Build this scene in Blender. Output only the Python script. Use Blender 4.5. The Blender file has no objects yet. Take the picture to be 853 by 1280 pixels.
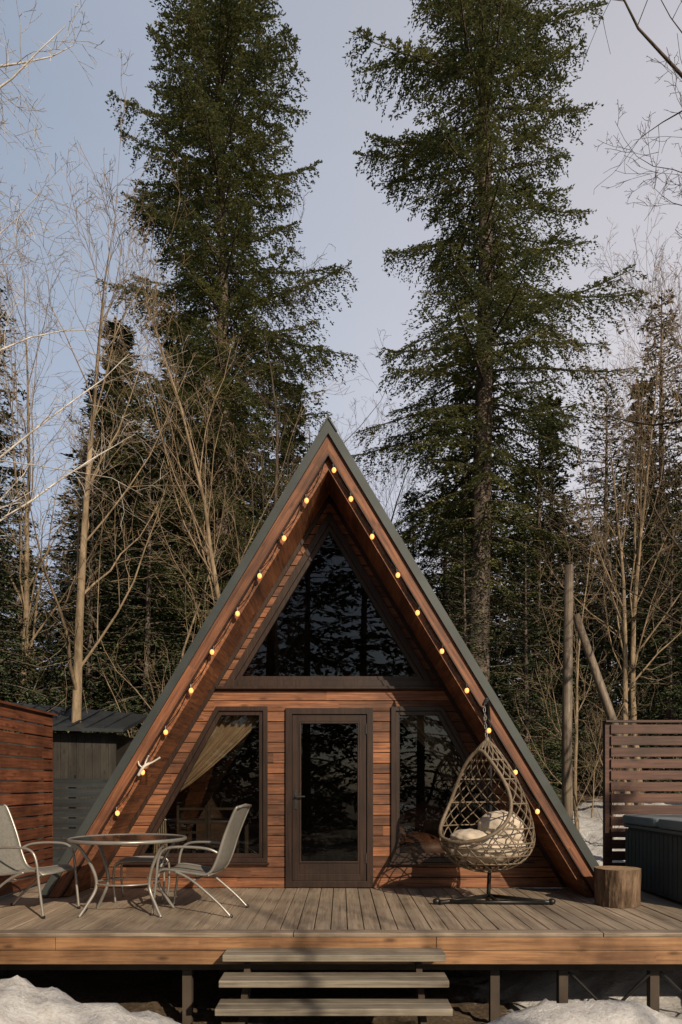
import bpy, math, random
import numpy as np
from mathutils import Vector, Matrix, Euler
random.seed(7); rng=np.random.default_rng(7)
scene=bpy.context.scene
C=scene.collection
CX=-0.14   # cabin centre x
SL=0.605   # roof half-width per metre of height

# ------------------------------------------------------------------ helpers
class MB:
    def __init__(s): s.v=[]; s.f=[]; s.m=[]
    def add(s,vs,fs,mi=0):
        o=len(s.v); s.v.extend([tuple(v) for v in vs]); s.f.extend([tuple(i+o for i in f) for f in fs]); s.m.extend([mi]*len(fs))
    def box(s,x0,x1,y0,y1,z0,z1,mi=0,M=None):
        vs=[Vector((x,y,z)) for z in (z0,z1) for y in (y0,y1) for x in (x0,x1)]
        if M is not None: vs=[M@v for v in vs]
        s.add(vs,[(0,2,3,1),(4,5,7,6),(0,1,5,4),(2,6,7,3),(0,4,6,2),(1,3,7,5)],mi)
    def prism(s,poly,y0,y1,mi=0):
        n=len(poly)
        vs=[(p[0],y0,p[1]) for p in poly]+[(p[0],y1,p[1]) for p in poly]
        fs=[tuple(range(n)),tuple(range(2*n-1,n-1,-1))]+[(i,i+n,(i+1)%n+n,(i+1)%n) for i in range(n)]
        s.add(vs,fs,mi)
    def tube(s,pts,r,n=8,mi=0,closed=False,caps=True):
        pts=[Vector(p) for p in pts]; N=len(pts)
        if N<2: return
        rs=r if isinstance(r,(list,tuple)) else [r]*N
        vs=[]; prev=None
        for i,p in enumerate(pts):
            if closed: t=(pts[(i+1)%N]-pts[i-1])
            else: t=pts[min(i+1,N-1)]-pts[max(i-1,0)]
            if t.length<1e-9: t=Vector((0,0,1))
            t.normalize()
            if prev is None:
                a=Vector((0,0,1)) if abs(t.z)<0.9 else Vector((1,0,0))
                u=t.cross(a).normalized()
            else:
                u=prev-t*prev.dot(t)
                if u.length<1e-6: u=t.orthogonal()
                u.normalize()
            prev=u; w=t.cross(u)
            for k in range(n):
                an=2*math.pi*k/n
                vs.append(p+(u*math.cos(an)+w*math.sin(an))*rs[i])
        fs=[]
        L=N if closed else N-1
        for i in range(L):
            j=(i+1)%N
            for k in range(n):
                fs.append((i*n+k,i*n+(k+1)%n,j*n+(k+1)%n,j*n+k))
        if caps and not closed:
            fs.append(tuple(range(n-1,-1,-1))); fs.append(tuple((N-1)*n+k for k in range(n)))
        s.add(vs,fs,mi)
    def sphere(s,c,r,mi=0,nu=12,nv=8,fn=None):
        vs=[];fs=[]
        R=r if isinstance(r,(tuple,list)) else (r,r,r)
        for j in range(nv+1):
            th=math.pi*j/nv
            for i in range(nu):
                ph=2*math.pi*i/nu
                d=Vector((math.sin(th)*math.cos(ph),math.sin(th)*math.sin(ph),math.cos(th)))
                k=fn(d) if fn else 1
                vs.append((c[0]+d.x*R[0]*k,c[1]+d.y*R[1]*k,c[2]+d.z*R[2]*k))
        for j in range(nv):
            for i in range(nu):
                fs.append((j*nu+i,(j+1)*nu+i,(j+1)*nu+(i+1)%nu,j*nu+(i+1)%nu))
        s.add(vs,fs,mi)
    def obj(s,name,mats,parent=None,smooth=False,bevel=0,loc=None,rot=None):
        me=bpy.data.meshes.new(name); me.from_pydata(s.v,[],s.f)
        for m in mats: me.materials.append(m)
        me.polygons.foreach_set('material_index',s.m)
        if smooth: me.polygons.foreach_set('use_smooth',[True]*len(s.f))
        me.update()
        o=bpy.data.objects.new(name,me); C.objects.link(o)
        if parent: o.parent=parent
        if bevel:
            b=o.modifiers.new('b','BEVEL'); b.width=bevel; b.segments=2; b.limit_method='ANGLE'
        if loc: o.location=loc
        if rot: o.rotation_euler=rot
        return o
def empty(name,loc=(0,0,0),rotz=0):
    e=bpy.data.objects.new(name,None); e.empty_display_size=.2; e.location=loc; e.rotation_euler=(0,0,rotz); C.objects.link(e); return e
def smoothpath(pts,k=6):
    P=[Vector(p) for p in pts]; out=[]
    for i in range(len(P)-1):
        p0=P[max(i-1,0)];p1=P[i];p2=P[i+1];p3=P[min(i+2,len(P)-1)]
        for j in range(k):
            t=j/k
            out.append(0.5*((2*p1)+(p2-p0)*t+(2*p0-5*p1+4*p2-p3)*t*t+(3*p1-p0-3*p2+p3)*t**3))
    out.append(P[-1]); return out
def inset(poly,w):
    n=len(poly); A=sum(poly[i][0]*poly[(i+1)%n][1]-poly[(i+1)%n][0]*poly[i][1] for i in range(n))
    sg=1 if A>0 else -1; out=[]
    def line(i):
        a=poly[i];b=poly[(i+1)%n]; dx,dz=b[0]-a[0],b[1]-a[1]; l=math.hypot(dx,dz)
        nx,nz=-dz/l*sg,dx/l*sg
        return (a[0]+nx*w,a[1]+nz*w,dx/l,dz/l)
    for i in range(n):
        x1,z1,dx1,dz1=line(i-1 if i>0 else n-1); x2,z2,dx2,dz2=line(i)
        det=dx1*(-dz2)+dx2*dz1
        t=((x2-x1)*(-dz2)+dx2*(z2-z1))/det
        out.append((x1+dx1*t,z1+dz1*t))
    return out
def ring(mb,poly,w,y0,y1,mi=0):
    q=inset(poly,w); n=len(poly)
    vs=[(p[0],y0,p[1]) for p in poly]+[(p[0],y0,p[1]) for p in q]+[(p[0],y1,p[1]) for p in poly]+[(p[0],y1,p[1]) for p in q]
    fs=[]
    for i in range(n):
        j=(i+1)%n
        fs+=[(i,j,n+j,n+i),(2*n+i,3*n+i,3*n+j,2*n+j),(i,2*n+i,2*n+j,j),(n+i,n+j,3*n+j,3*n+i)]
    mb.add(vs,fs,mi); return q

# ------------------------------------------------------------------ materials
def newmat(name):
    m=bpy.data.materials.new(name); m.use_nodes=True; nt=m.node_tree; nt.nodes.clear()
    out=nt.nodes.new('ShaderNodeOutputMaterial'); p=nt.nodes.new('ShaderNodeBsdfPrincipled')
    nt.links.new(p.outputs[0],out.inputs[0]); return m,nt,p,out
def N(nt,t,**k):
    n=nt.nodes.new(t)
    for a,b in k.items(): setattr(n,a,b)
    return n
def ramp(nt,src,stops):
    r=N(nt,'ShaderNodeValToRGB'); el=r.color_ramp.elements
    while len(el)>1: el.remove(el[-1])
    el[0].position=stops[0][0]; el[0].color=tuple(stops[0][1])+(1,)
    for p,c in stops[1:]:
        e=el.new(p); e.color=tuple(c)+(1,)
    nt.links.new(src,r.inputs[0]); return r.outputs[0]
def mixc(nt,f,a,b,bt='MIX'):
    m=N(nt,'ShaderNodeMix',data_type='RGBA',blend_type=bt)
    for s,v in ((m.inputs[0],f),(m.inputs[6],a),(m.inputs[7],b)):
        if isinstance(v,(int,float)): s.default_value=v
        elif isinstance(v,(tuple,list)): s.default_value=tuple(v)+(1,)
        else: nt.links.new(v,s)
    return m.outputs[2]
def math_(nt,op,a,b=0,c=0):
    m=N(nt,'ShaderNodeMath',operation=op)
    for s,v in zip(m.inputs,(a,b,c)):
        if isinstance(v,(int,float)): s.default_value=v
        else: nt.links.new(v,s)
    return m.outputs[0]
def wood(name,dark,mid,light,grain='X',baxis='Z',bw=0.13,rot=(0,0,0),rough=.6,var=.5,seg=2.2,bump=.35,weather=None,knots=True):
    m,nt,p,out=newmat(name)
    tc=N(nt,'ShaderNodeTexCoord'); mp=N(nt,'ShaderNodeMapping'); mp.inputs['Rotation'].default_value=rot
    nt.links.new(tc.outputs['Object'],mp.inputs[0])
    sx=N(nt,'ShaderNodeSeparateXYZ'); nt.links.new(mp.outputs[0],sx.inputs[0])
    ax={'X':0,'Y':1,'Z':2}
    bi=math_(nt,'FLOOR',math_(nt,'DIVIDE',sx.outputs[ax[baxis]],bw))
    wn=N(nt,'ShaderNodeTexWhiteNoise',noise_dimensions='1D'); nt.links.new(bi,wn.inputs['W'])
    g=math_(nt,'FLOOR',math_(nt,'DIVIDE',math_(nt,'ADD',sx.outputs[ax[grain]],math_(nt,'MULTIPLY',wn.outputs[0],7.3)),seg))
    idx=math_(nt,'ADD',math_(nt,'MULTIPLY',bi,17.31),math_(nt,'MULTIPLY',g,3.77))
    w2=N(nt,'ShaderNodeTexWhiteNoise',noise_dimensions='1D'); nt.links.new(idx,w2.inputs['W'])
    sc=N(nt,'ShaderNodeMapping'); s=[38,38,38]; s[ax[grain]]=1.6; sc.inputs['Scale'].default_value=s
    off=N(nt,'ShaderNodeVectorMath',operation='MULTIPLY_ADD'); nt.links.new(w2.outputs[1],off.inputs[0]); off.inputs[1].default_value=(9,9,9)
    nt.links.new(mp.outputs[0],off.inputs[2]); nt.links.new(off.outputs[0],sc.inputs[0])
    no=N(nt,'ShaderNodeTexNoise'); no.inputs['Scale'].default_value=1; no.inputs['Detail'].default_value=5; no.inputs['Roughness'].default_value=.65; no.inputs['Distortion'].default_value=.6
    nt.links.new(sc.outputs[0],no.inputs[0])
    col=ramp(nt,no.outputs[0],[(.3,dark),(.5,mid),(.72,light)])
    if knots:
        s2=N(nt,'ShaderNodeMapping'); q=[9,9,9]; q[ax[grain]]=3.2; s2.inputs['Scale'].default_value=q; nt.links.new(off.outputs[0],s2.inputs[0])
        vo=N(nt,'ShaderNodeTexVoronoi'); vo.inputs['Scale'].default_value=1; nt.links.new(s2.outputs[0],vo.inputs[0])
        k=ramp(nt,vo.outputs[0],[(.07,(0.25,.2,.18)),(.22,(1,1,1))])
        col=mixc(nt,.8,col,k,'MULTIPLY')
    vv=math_(nt,'ADD',math_(nt,'MULTIPLY',w2.outputs[0],var),1-var*.55)
    cv=N(nt,'ShaderNodeCombineColor'); [nt.links.new(vv,cv.inputs[i]) for i in range(3)]
    col=mixc(nt,1,col,cv.outputs[0],'MULTIPLY')
    big=N(nt,'ShaderNodeTexNoise'); big.inputs['Scale'].default_value=1.6; big.inputs['Detail'].default_value=5; big.inputs['Roughness'].default_value=.6; nt.links.new(tc.outputs['Object'],big.inputs[0])
    if weather:
        f=ramp(nt,big.outputs[0],[(.42,(0,0,0)),(.68,(1,1,1))]); col=mixc(nt,math_(nt,'MULTIPLY',f,.75),col,weather)
    else:
        f=ramp(nt,big.outputs[0],[(.33,(.40,.36,.34)),(.58,(1,1,1))]); col=mixc(nt,.85,col,f,'MULTIPLY')
    nt.links.new(col,p.inputs['Base Color']); p.inputs['Roughness'].default_value=rough
    b=N(nt,'ShaderNodeBump'); b.inputs['Strength'].default_value=bump; b.inputs['Distance'].default_value=.004; nt.links.new(no.outputs[0],b.inputs['Height']); nt.links.new(b.outputs[0],p.inputs['Normal'])
    return m
def plain(name,col,rough=.5,metal=0,var=.25,scale=6,bump=0.1):
    m,nt,p,out=newmat(name); tc=N(nt,'ShaderNodeTexCoord')
    no=N(nt,'ShaderNodeTexNoise'); no.inputs['Scale'].default_value=scale; no.inputs['Detail'].default_value=6; nt.links.new(tc.outputs['Object'],no.inputs[0])
    c=ramp(nt,no.outputs[0],[(.3,[x*(1-var) for x in col]),(.7,[min(1,x*(1+var)) for x in col])])
    nt.links.new(c,p.inputs['Base Color']); p.inputs['Roughness'].default_value=rough; p.inputs['Metallic'].default_value=metal
    if bump:
        b=N(nt,'ShaderNodeBump'); b.inputs['Strength'].default_value=bump; b.inputs['Distance'].default_value=.01; nt.links.new(no.outputs[0],b.inputs['Height']); nt.links.new(b.outputs[0],p.inputs['Normal'])
    return m
D,Md,Lt=(.062,.023,.012),(.185,.070,.030),(.33,.142,.060)
ang=math.atan(SL)
M_wall=wood('siding_wood',D,Md,Lt,'X','Z',.125,seg=1.5,var=.9)
M_rakeR=wood('rake_wood_r',D,(.165,.060,.027),(.28,.118,.05),'Z','X',.14,rot=(0,ang,0),seg=2.6)
M_rakeL=wood('rake_wood_l',D,(.165,.060,.027),(.28,.118,.05),'Z','X',.14,rot=(0,-ang,0),seg=2.6)
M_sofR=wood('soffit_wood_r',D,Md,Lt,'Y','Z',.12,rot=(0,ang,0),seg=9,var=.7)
M_sofL_lit=wood('soffit_wood_l',D,(.24,.088,.036),(.40,.17,.068),'Y','Z',.12,rot=(0,-ang,0),seg=9,var=.7)  # same wood as the right soffit, lightened to paint in its sunlit side
M_frame=wood('frame_wood',(.013,.007,.005),(.027,.013,.009),(.042,.02,.013),'Z','X',.4,rough=.4,var=.2,knots=False)
M_fasc=wood('deck_fascia_wood',(.15,.07,.033),(.29,.15,.07),(.39,.225,.112),'X','Z',.13,seg=3.2,var=.5)
M_deck=wood('deck_wood',(.12,.09,.066),(.26,.205,.155),(.39,.32,.25),'Y','X',.145,seg=30,var=.55,weather=(.31,.255,.20),knots=False)
M_deckx=wood('deck_border_wood',(.12,.09,.066),(.24,.19,.145),(.35,.29,.23),'X','Y',.145,seg=3,var=.4,knots=False)
M_step=wood('step_wood',(.12,.10,.08),(.22,.195,.155),(.30,.27,.22),'X','Z',.5,seg=5,var=.2,knots=False)
M_fence=wood('fence_wood',(.07,.023,.012),(.17,.058,.028),(.26,.10,.048),'Y','Z',.14,seg=2.4,var=.5)
M_fenceR=wood('fence_wood_front',(.04,.017,.012),(.085,.035,.024),(.13,.058,.038),'X','Z',.148,seg=2.4,var=.5)
M_grayf=wood('gray_fence_wood_shaded',(.010,.012,.014),(.020,.024,.028),(.032,.037,.042),'X','Z',.14,seg=3)  # albedo lowered: the shadow on this fence is put into its colour
M_shed=wood('shed_wood_shaded',(.018,.016,.013),(.036,.032,.026),(.055,.049,.04),'Z','X',.14,seg=4)  # wall colour darkened to stand for the shadow it lies in
M_pole=wood('pole_wood',(.08,.062,.045),(.17,.135,.10),(.26,.21,.165),'Z','X',3,seg=9,var=.1,knots=False)
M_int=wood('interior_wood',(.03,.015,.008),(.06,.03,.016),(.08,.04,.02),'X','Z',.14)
M_metalroof=plain('roof_metal',(.048,.058,.06),.45,.3,.2,3)
M_shedroof=plain('shed_roof_metal',(.03,.035,.04),.5,.3,.3,3)
M_black=plain('black_metal',(.02,.02,.02),.4,.5)
M_gray=plain('gray_frame_metal',(.30,.29,.27),.35,.5,.15)
M_sling=plain('sling_fabric',(.17,.165,.15),.8,0,.15,40)
M_cush=plain('cushion_fabric',(.50,.43,.35),.9,0,.12,12,.3)
M_rattan=plain('rattan',(.15,.115,.08),.6,0,.3,30)
M_chain=plain('chain_metal',(.3,.3,.3),.35,.8)
M_curt=plain('curtain_fabric',(.36,.27,.18),.9,0,.12,8)
M_tub=plain('tub_panel',(.045,.055,.062),.5,0,.2,5)
M_lid=plain('tub_cover_vinyl',(.16,.20,.23),.45,0,.15,4)
M_white=plain('driftwood',(.55,.51,.46),.7)
M_arm=plain('armchair_leather',(.12,.05,.03),.5)
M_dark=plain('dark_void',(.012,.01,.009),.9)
def glass():
    m,nt,p,out=newmat('window_glass'); nt.nodes.remove(p)
    t=N(nt,'ShaderNodeBsdfTransparent'); t.inputs[0].default_value=(.62,.61,.58,1); g=N(nt,'ShaderNodeBsdfGlossy'); g.inputs['Roughness'].default_value=.0; g.inputs[0].default_value=(.9,.95,1,1)
    no=N(nt,'ShaderNodeTexNoise'); no.inputs['Scale'].default_value=1.1; b=N(nt,'ShaderNodeBump'); b.inputs['Strength'].default_value=.05; b.inputs['Distance'].default_value=.05
    nt.links.new(no.outputs[0],b.inputs['Height']); nt.links.new(b.outputs[0],g.inputs['Normal'])
    fr=N(nt,'ShaderNodeFresnel'); fr.inputs[0].default_value=1.5
    f=math_(nt,'ADD',math_(nt,'MULTIPLY',fr.outputs[0],1.1),.01)
    mx=N(nt,'ShaderNodeMixShader'); nt.links.new(f,mx.inputs[0]); nt.links.new(t.outputs[0],mx.inputs[1]); nt.links.new(g.outputs[0],mx.inputs[2]); nt.links.new(mx.outputs[0],out.inputs[0]); return m
M_glass=glass()
def tglass():
    m,nt,p,out=newmat('table_glass'); nt.nodes.remove(p)
    t=N(nt,'ShaderNodeBsdfTransparent'); t.inputs[0].default_value=(.6,.68,.66,1); g=N(nt,'ShaderNodeBsdfGlossy'); g.inputs['Roughness'].default_value=.15
    mx=N(nt,'ShaderNodeMixShader'); fr=N(nt,'ShaderNodeFresnel'); nt.links.new(fr.outputs[0],mx.inputs[0]); nt.links.new(t.outputs[0],mx.inputs[1]); nt.links.new(g.outputs[0],mx.inputs[2]); nt.links.new(mx.outputs[0],out.inputs[0]); return m
M_tglass=tglass()
def emis(name,c,s):
    m,nt,p,out=newmat(name); p.inputs['Base Color'].default_value=c+(1,); p.inputs['Emission Color'].default_value=c+(1,); p.inputs['Emission Strength'].default_value=s
    try: m.cycles.emission_sampling='NONE'
    except Exception as e: print(e)
    return m
M_bulb=emis('bulb_glow',(1,.36,.10),1.9)
def foliage(name,a,b,c,scale=.9,trans=.25):
    m,nt,p,out=newmat(name); nt.nodes.remove(p); p=N(nt,'ShaderNodeBsdfDiffuse'); geo=N(nt,'ShaderNodeNewGeometry'); tc=N(nt,'ShaderNodeTexCoord')
    no=N(nt,'ShaderNodeTexNoise'); no.inputs['Scale'].default_value=scale; no.inputs['Detail'].default_value=2; nt.links.new(tc.outputs['Object'],no.inputs[0])
    f=math_(nt,'ADD',math_(nt,'MULTIPLY',geo.outputs['Random Per Island'],.45),math_(nt,'MULTIPLY',no.outputs[0],.6))
    col=ramp(nt,f,[(.25,a),(.55,b),(.85,c)])
    nt.links.new(col,p.inputs[0])
    if trans:
        tr=N(nt,'ShaderNodeBsdfTranslucent'); nt.links.new(col,tr.inputs[0]); mx=N(nt,'ShaderNodeMixShader'); mx.inputs[0].default_value=trans
        nt.links.new(p.outputs[0],mx.inputs[1]); nt.links.new(tr.outputs[0],mx.inputs[2]); nt.links.new(mx.outputs[0],out.inputs[0])
    else: nt.links.new(p.outputs[0],out.inputs[0])
    return m
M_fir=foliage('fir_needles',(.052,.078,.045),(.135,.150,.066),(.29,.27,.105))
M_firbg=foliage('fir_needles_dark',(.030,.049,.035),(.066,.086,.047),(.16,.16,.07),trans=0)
def bark(name,a,b,sc=8):
    m,nt,p,out=newmat(name); nt.nodes.remove(p); p=N(nt,'ShaderNodeBsdfDiffuse'); nt.links.new(p.outputs[0],out.inputs[0]); tc=N(nt,'ShaderNodeTexCoord'); mp=N(nt,'ShaderNodeMapping'); mp.inputs['Scale'].default_value=(1,1,.25); nt.links.new(tc.outputs['Object'],mp.inputs[0])
    no=N(nt,'ShaderNodeTexNoise'); no.inputs['Scale'].default_value=sc; no.inputs['Detail'].default_value=4; no.inputs['Roughness'].default_value=.7; nt.links.new(mp.outputs[0],no.inputs[0])
    nt.links.new(ramp(nt,no.outputs[0],[(.35,a),(.65,b)]),p.inputs[0])
    bp=N(nt,'ShaderNodeBump'); bp.inputs['Strength'].default_value=.8; bp.inputs['Distance'].default_value=.03; nt.links.new(no.outputs[0],bp.inputs['Height']); nt.links.new(bp.outputs[0],p.inputs['Normal']); return m
M_barkf=bark('fir_bark',(.05,.042,.036),(.17,.14,.12),6)
M_barkb=bark('bare_bark',(.13,.10,.068),(.33,.255,.175),7)
M_barkd=bark('dark_bark',(.04,.032,.025),(.11,.09,.07),7)
M_birch=bark('birch_bark',(.28,.26,.24),(.68,.64,.60),5)
M_log=bark('stump_bark',(.05,.035,.025),(.2,.14,.10),9)
M_cut=plain('cut_wood',(.28,.185,.11),.8,0,.3,14)

# ------------------------------------------------------------------ terrain
def sst(a,b,x):
    t=np.clip((x-a)/(b-a),0,1); return t*t*(3-2*t)
def vnoise(x,y):
    return (np.sin(x*1.3+y*.7+1.1)*np.cos(y*1.1-x*.4)+.5*np.sin(x*2.9-y*2.1+.5)*np.cos(x*1.7+y*3.3)+.3*np.sin(x*6.1+2*y)*np.cos(5.3*y-1.3*x)+.15*np.sin(x*13+3)*np.cos(y*11+x*4))
def gz0(x,y):
    x=np.asarray(x,float); y=np.asarray(y,float)
    z=-.95+1.5*sst(11,20,y)+.11*np.maximum(y-19,0)+.9*sst(4.2,9,np.abs(x))*sst(0,9,y)*.7
    z=z+.10*vnoise(x*.6,y*.6)*(1+sst(16,30,y)*2)
    return z
def gsnow(x,y):
    x=np.asarray(x,float); y=np.asarray(y,float)
    a=.80*np.exp(-(((x+2.75)/1.75)**2+((y-5.35)/.95)**2)**1.3)
    b=.42*np.exp(-(((x-1.95)/.95)**2+((y-5.75)/.5)**2))
    c=.36*np.exp(-(((x-3.4)/1.7)**2+((y-8.2)/1.5)**2))
    d=.3*np.exp(-(((x-6)/2.6)**2+((y-15)/3.0)**2))+.2*np.exp(-(((x+8)/2)**2+((y-14)/2.0)**2))
    e=.12*sst(.35,.8,vnoise(x*.35+2,y*.3)+.2*vnoise(x*1.5,y*1.5))*sst(7,16,np.hypot(x,y-3))
    return a+b+c+d+e
def gz(x,y):
    s=gsnow(x,y); return gz0(x,y)+s*(1+.10*vnoise(np.asarray(x)*4,np.asarray(y)*4))
def npmesh(name,V,F,mi=None):
    me=bpy.data.meshes.new(name); V=np.asarray(V,np.float32); F=np.asarray(F,np.int32); k=F.shape[1]
    me.vertices.add(len(V)); me.vertices.foreach_set('co',V.ravel())
    me.loops.add(F.size); me.loops.foreach_set('vertex_index',F.ravel())
    me.polygons.add(len(F)); me.polygons.foreach_set('loop_start',np.arange(0,F.size,k,dtype=np.int32)); me.polygons.foreach_set('loop_total',np.full(len(F),k,np.int32))
    if mi is not None: me.polygons.foreach_set('material_index',np.asarray(mi,np.int32))
    me.update(calc_edges=True); me.validate(); return me
def ground():
    xs=np.unique(np.concatenate([np.linspace(-400,-30,14),np.linspace(-30,-9,28),np.linspace(-9,9,240),np.linspace(9,30,28),np.linspace(30,400,14)]))
    ys=np.unique(np.concatenate([np.linspace(-300,-20,10),np.linspace(-20,2.5,22),np.linspace(2.5,17,200),np.linspace(17,60,50),np.linspace(60,500,16)]))
    X,Y=np.meshgrid(xs,ys); Z=gz(X,Y)+.012*rng.normal(size=X.shape)*(np.hypot(X,Y)<20)
    nx,ny=len(xs),len(ys); V=np.stack([X,Y,Z],-1).reshape(-1,3)
    i=np.arange(nx*ny).reshape(ny,nx); F=np.stack([i[:-1,:-1],i[:-1,1:],i[1:,1:],i[1:,:-1]],-1).reshape(-1,4)
    me=npmesh('ground',V,F); 
    at=me.attributes.new('snow','FLOAT','POINT'); at.data.foreach_set('value',gsnow(X,Y).ravel().astype(np.float32))
    me.polygons.foreach_set('use_smooth',[True]*len(F))
    m,nt,p,out=newmat('forest_floor_and_snow'); a=N(nt,'ShaderNodeAttribute',attribute_name='snow'); tc=N(nt,'ShaderNodeTexCoord')
    n1=N(nt,'ShaderNodeTexNoise'); n1.inputs['Scale'].default_value=3; n1.inputs['Detail'].default_value=9; n1.inputs['Roughness'].default_value=.7; nt.links.new(tc.outputs['Object'],n1.inputs[0])
    n2=N(nt,'ShaderNodeTexNoise'); n2.inputs['Scale'].default_value=22; n2.inputs['Detail'].default_value=8; n2.inputs['Roughness'].default_value=.75; nt.links.new(tc.outputs['Object'],n2.inputs[0])
    soil=ramp(nt,n2.outputs[0],[(.3,(.035,.024,.015)),(.5,(.10,.07,.045)),(.7,(.20,.145,.095))])
    f=math_(nt,'ADD',a.outputs['Fac'],math_(nt,'MULTIPLY',math_(nt,'SUBTRACT',n1.outputs[0],.5),.35))
    fm=ramp(nt,f,[(.05,(0,0,0)),(.10,(1,1,1))])
    sn=ramp(nt,n2.outputs[0],[(.25,(.26,.215,.17)),(.40,(.48,.47,.46)),(.6,(.60,.61,.64))])
    nt.links.new(mixc(nt,fm,soil,sn),p.inputs['Base Color']); p.inputs['Roughness'].default_value=.8
    b=N(nt,'ShaderNodeBump'); b.inputs['Strength'].default_value=.7; b.inputs['Distance'].default_value=.05; nt.links.new(n2.outputs[0],b.inputs['Height']); nt.links.new(b.outputs[0],p.inputs['Normal'])
    me.materials.append(m); o=bpy.data.objects.new('ground',me); C.objects.link(o)
ground()

# ------------------------------------------------------------------ conifers
def norm(a): return a/np.maximum(np.linalg.norm(a,axis=-1,keepdims=True),1e-9)
def conifer(name,seed,H,z0,prof,step,nb,tw=.10,cl=.045,leaf=.12,lw=.012,r0=.3,up=.5,fmat=None,droop=.42,irr=.36,stray=0):
    r=np.random.default_rng(seed); pz=[a for a,b in prof]; pr=[b for a,b in prof]
    mb=MB()
    tp=[(0.12*math.sin(z*.21+seed),0.1*math.cos(z*.17+seed),z) for z in np.linspace(-.6,H,18)]
    mb.tube(tp,[max(.015,r0*(1-max(0,p[2])/H)**.8*(1.25 if p[2]<0.5 else 1)) for p in tp],10)
    Q=[]
    z=z0
    while z<H-.1:
        rr=np.interp(z,pz,pr); h=(z-z0)/(H-z0); n=max(3,int(round(nb+r.uniform(-1,1)))); a0=r.uniform(0,6.28)
        wh=r.uniform(.76,1.14)
        for k in range(n):
            az=a0+6.283*k/n+r.uniform(-.35,.35)
            cn=.88+irr*math.sin(az*2+z*.9+seed)*math.sin(z*1.7+az)
            L=max(.25,rr*r.uniform(.64,1.08)*cn*wh)
            zz=z+r.uniform(-step*.22,step*.22)
            e0=.02+up*h**1.5+r.uniform(-.10,.10)-.12*(1-h); sg=droop*(1-h*.6)*r.uniform(.6,1.25); u=.22*r.uniform(.3,1.1)
            ax=np.array([math.cos(az),math.sin(az),0]); pe=np.array([-math.sin(az),math.cos(az),0])
            bend=r.uniform(-.12,.12)
            def P(t):
                t=np.asarray(t)[...,None]; return np.array([0.12*math.sin(zz*.21+seed),.1*math.cos(zz*.17+seed),zz])+ax*L*t+pe*bend*L*t*t+np.array([0,0,1])*L*(e0*t-sg*t*t+u*t**4)
            ts=np.linspace(0,1,6); pts=P(ts); mb.tube([tuple(q) for q in pts],[max(.006,.010+.010*L*(1-t)) for t in ts],4,caps=False)
            nt_=max(8,int(L/tw*2)); t=.12+.88*np.sort(r.random(nt_))**.8; side=np.where(np.arange(nt_)%2==0,1.,-1.)
            tl=(.34*L*(1-t)**.6*np.minimum(1,t*3)+.10+.04*L)*r.uniform(.55,1.15,nt_)
            an=np.radians(r.uniform(38,66,nt_))
            base=P(t); tang=norm(P(np.minimum(t+.02,1.02))-P(t-.02))
            d=norm(tang*np.cos(an)[:,None]+pe*(side*np.sin(an))[:,None]+np.array([0,0,1])*r.uniform(-.42,-.02,nt_)[:,None])
            cnt=np.maximum(3,(tl/cl*1.25).astype(int)); ix=np.repeat(np.arange(nt_),cnt); m=len(ix)
            s=r.random(m); p=base[ix]+d[ix]*(s*tl[ix])[:,None]+np.array([0,0,-1])*(.45*s*s*tl[ix])[:,None]+r.normal(0,.014,(m,3))
            ld=norm(d[ix]+np.cross(d[ix],np.array([0,0,1.]))*(np.where(r.random(m)>.5,1,-1)*r.uniform(.2,1.2,m))[:,None]+r.normal(0,.2,(m,3))); up_=r.normal(0,.35,(m,3))+np.array([0,0,1]); sv=norm(np.cross(ld,up_))
            ll=leaf*r.uniform(.6,1.25,m)[:,None]; w=lw*r.uniform(.7,1.4,m)[:,None]
            Q.append(np.stack([p,p+ld*ll*.45+sv*w,p+ld*ll,p+ld*ll*.45-sv*w],1))
        z+=step*r.uniform(.8,1.25)
    Q=np.concatenate(Q).reshape(-1,3); nv=len(mb.v)
    tf=[f for f in mb.f if len(f)==4]
    V=np.concatenate([np.array(mb.v),Q]); F=np.concatenate([np.array(tf),np.arange(len(Q)).reshape(-1,4)+nv])
    mi=np.concatenate([np.zeros(len(tf)),np.ones(len(Q)//4)])
    me=npmesh(name,V,F,mi); me.materials.append(M_barkf); me.materials.append(fmat or M_fir); return me
def place(name,me,x,y,s=1,rz=0,parent=None,dz=-.1,sz=None):
    o=bpy.data.objects.new(name,me); C.objects.link(o); o.location=(x,y,float(gz(x,y))+dz); o.scale=(s,s,sz or s); o.rotation_euler=(0,0,rz)
    if parent: o.parent=parent
    return o
meR=conifer('fir_tree_tall_r',11,28.5,6.2,[(6,1.3),(7.5,2.7),(9.5,3.3),(11.5,3.6),(14.5,3.0),(17,3.2),(20,3.2),(22.5,2.8),(26,1.6),(28.5,.2)],.52,7,tw=.085,cl=.040,leaf=.095,lw=.018,r0=.34)
meL=conifer('fir_tree_tall_l',5,25.2,2.5,[(2,3.4),(7,3.7),(12,3.6),(15,3.4),(18,3.2),(20.5,3.0),(23,2.1),(24.3,1.3),(25.2,.15)],.48,8.5,tw=.085,cl=.040,leaf=.095,lw=.020,r0=.34,irr=.26)
place('fir_tree',meR,3.75,20,parent=None); place('fir_tree',meL,-3.6,22)
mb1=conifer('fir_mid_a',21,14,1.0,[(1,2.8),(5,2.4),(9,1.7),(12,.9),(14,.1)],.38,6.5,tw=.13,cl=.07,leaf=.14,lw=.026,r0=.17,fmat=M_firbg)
mb2=conifer('fir_mid_b',33,12,.6,[(.6,3.0),(4,2.5),(8,1.5),(12,.1)],.36,6.5,tw=.13,cl=.07,leaf=.14,lw=.026,r0=.15,fmat=M_firbg)
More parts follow.
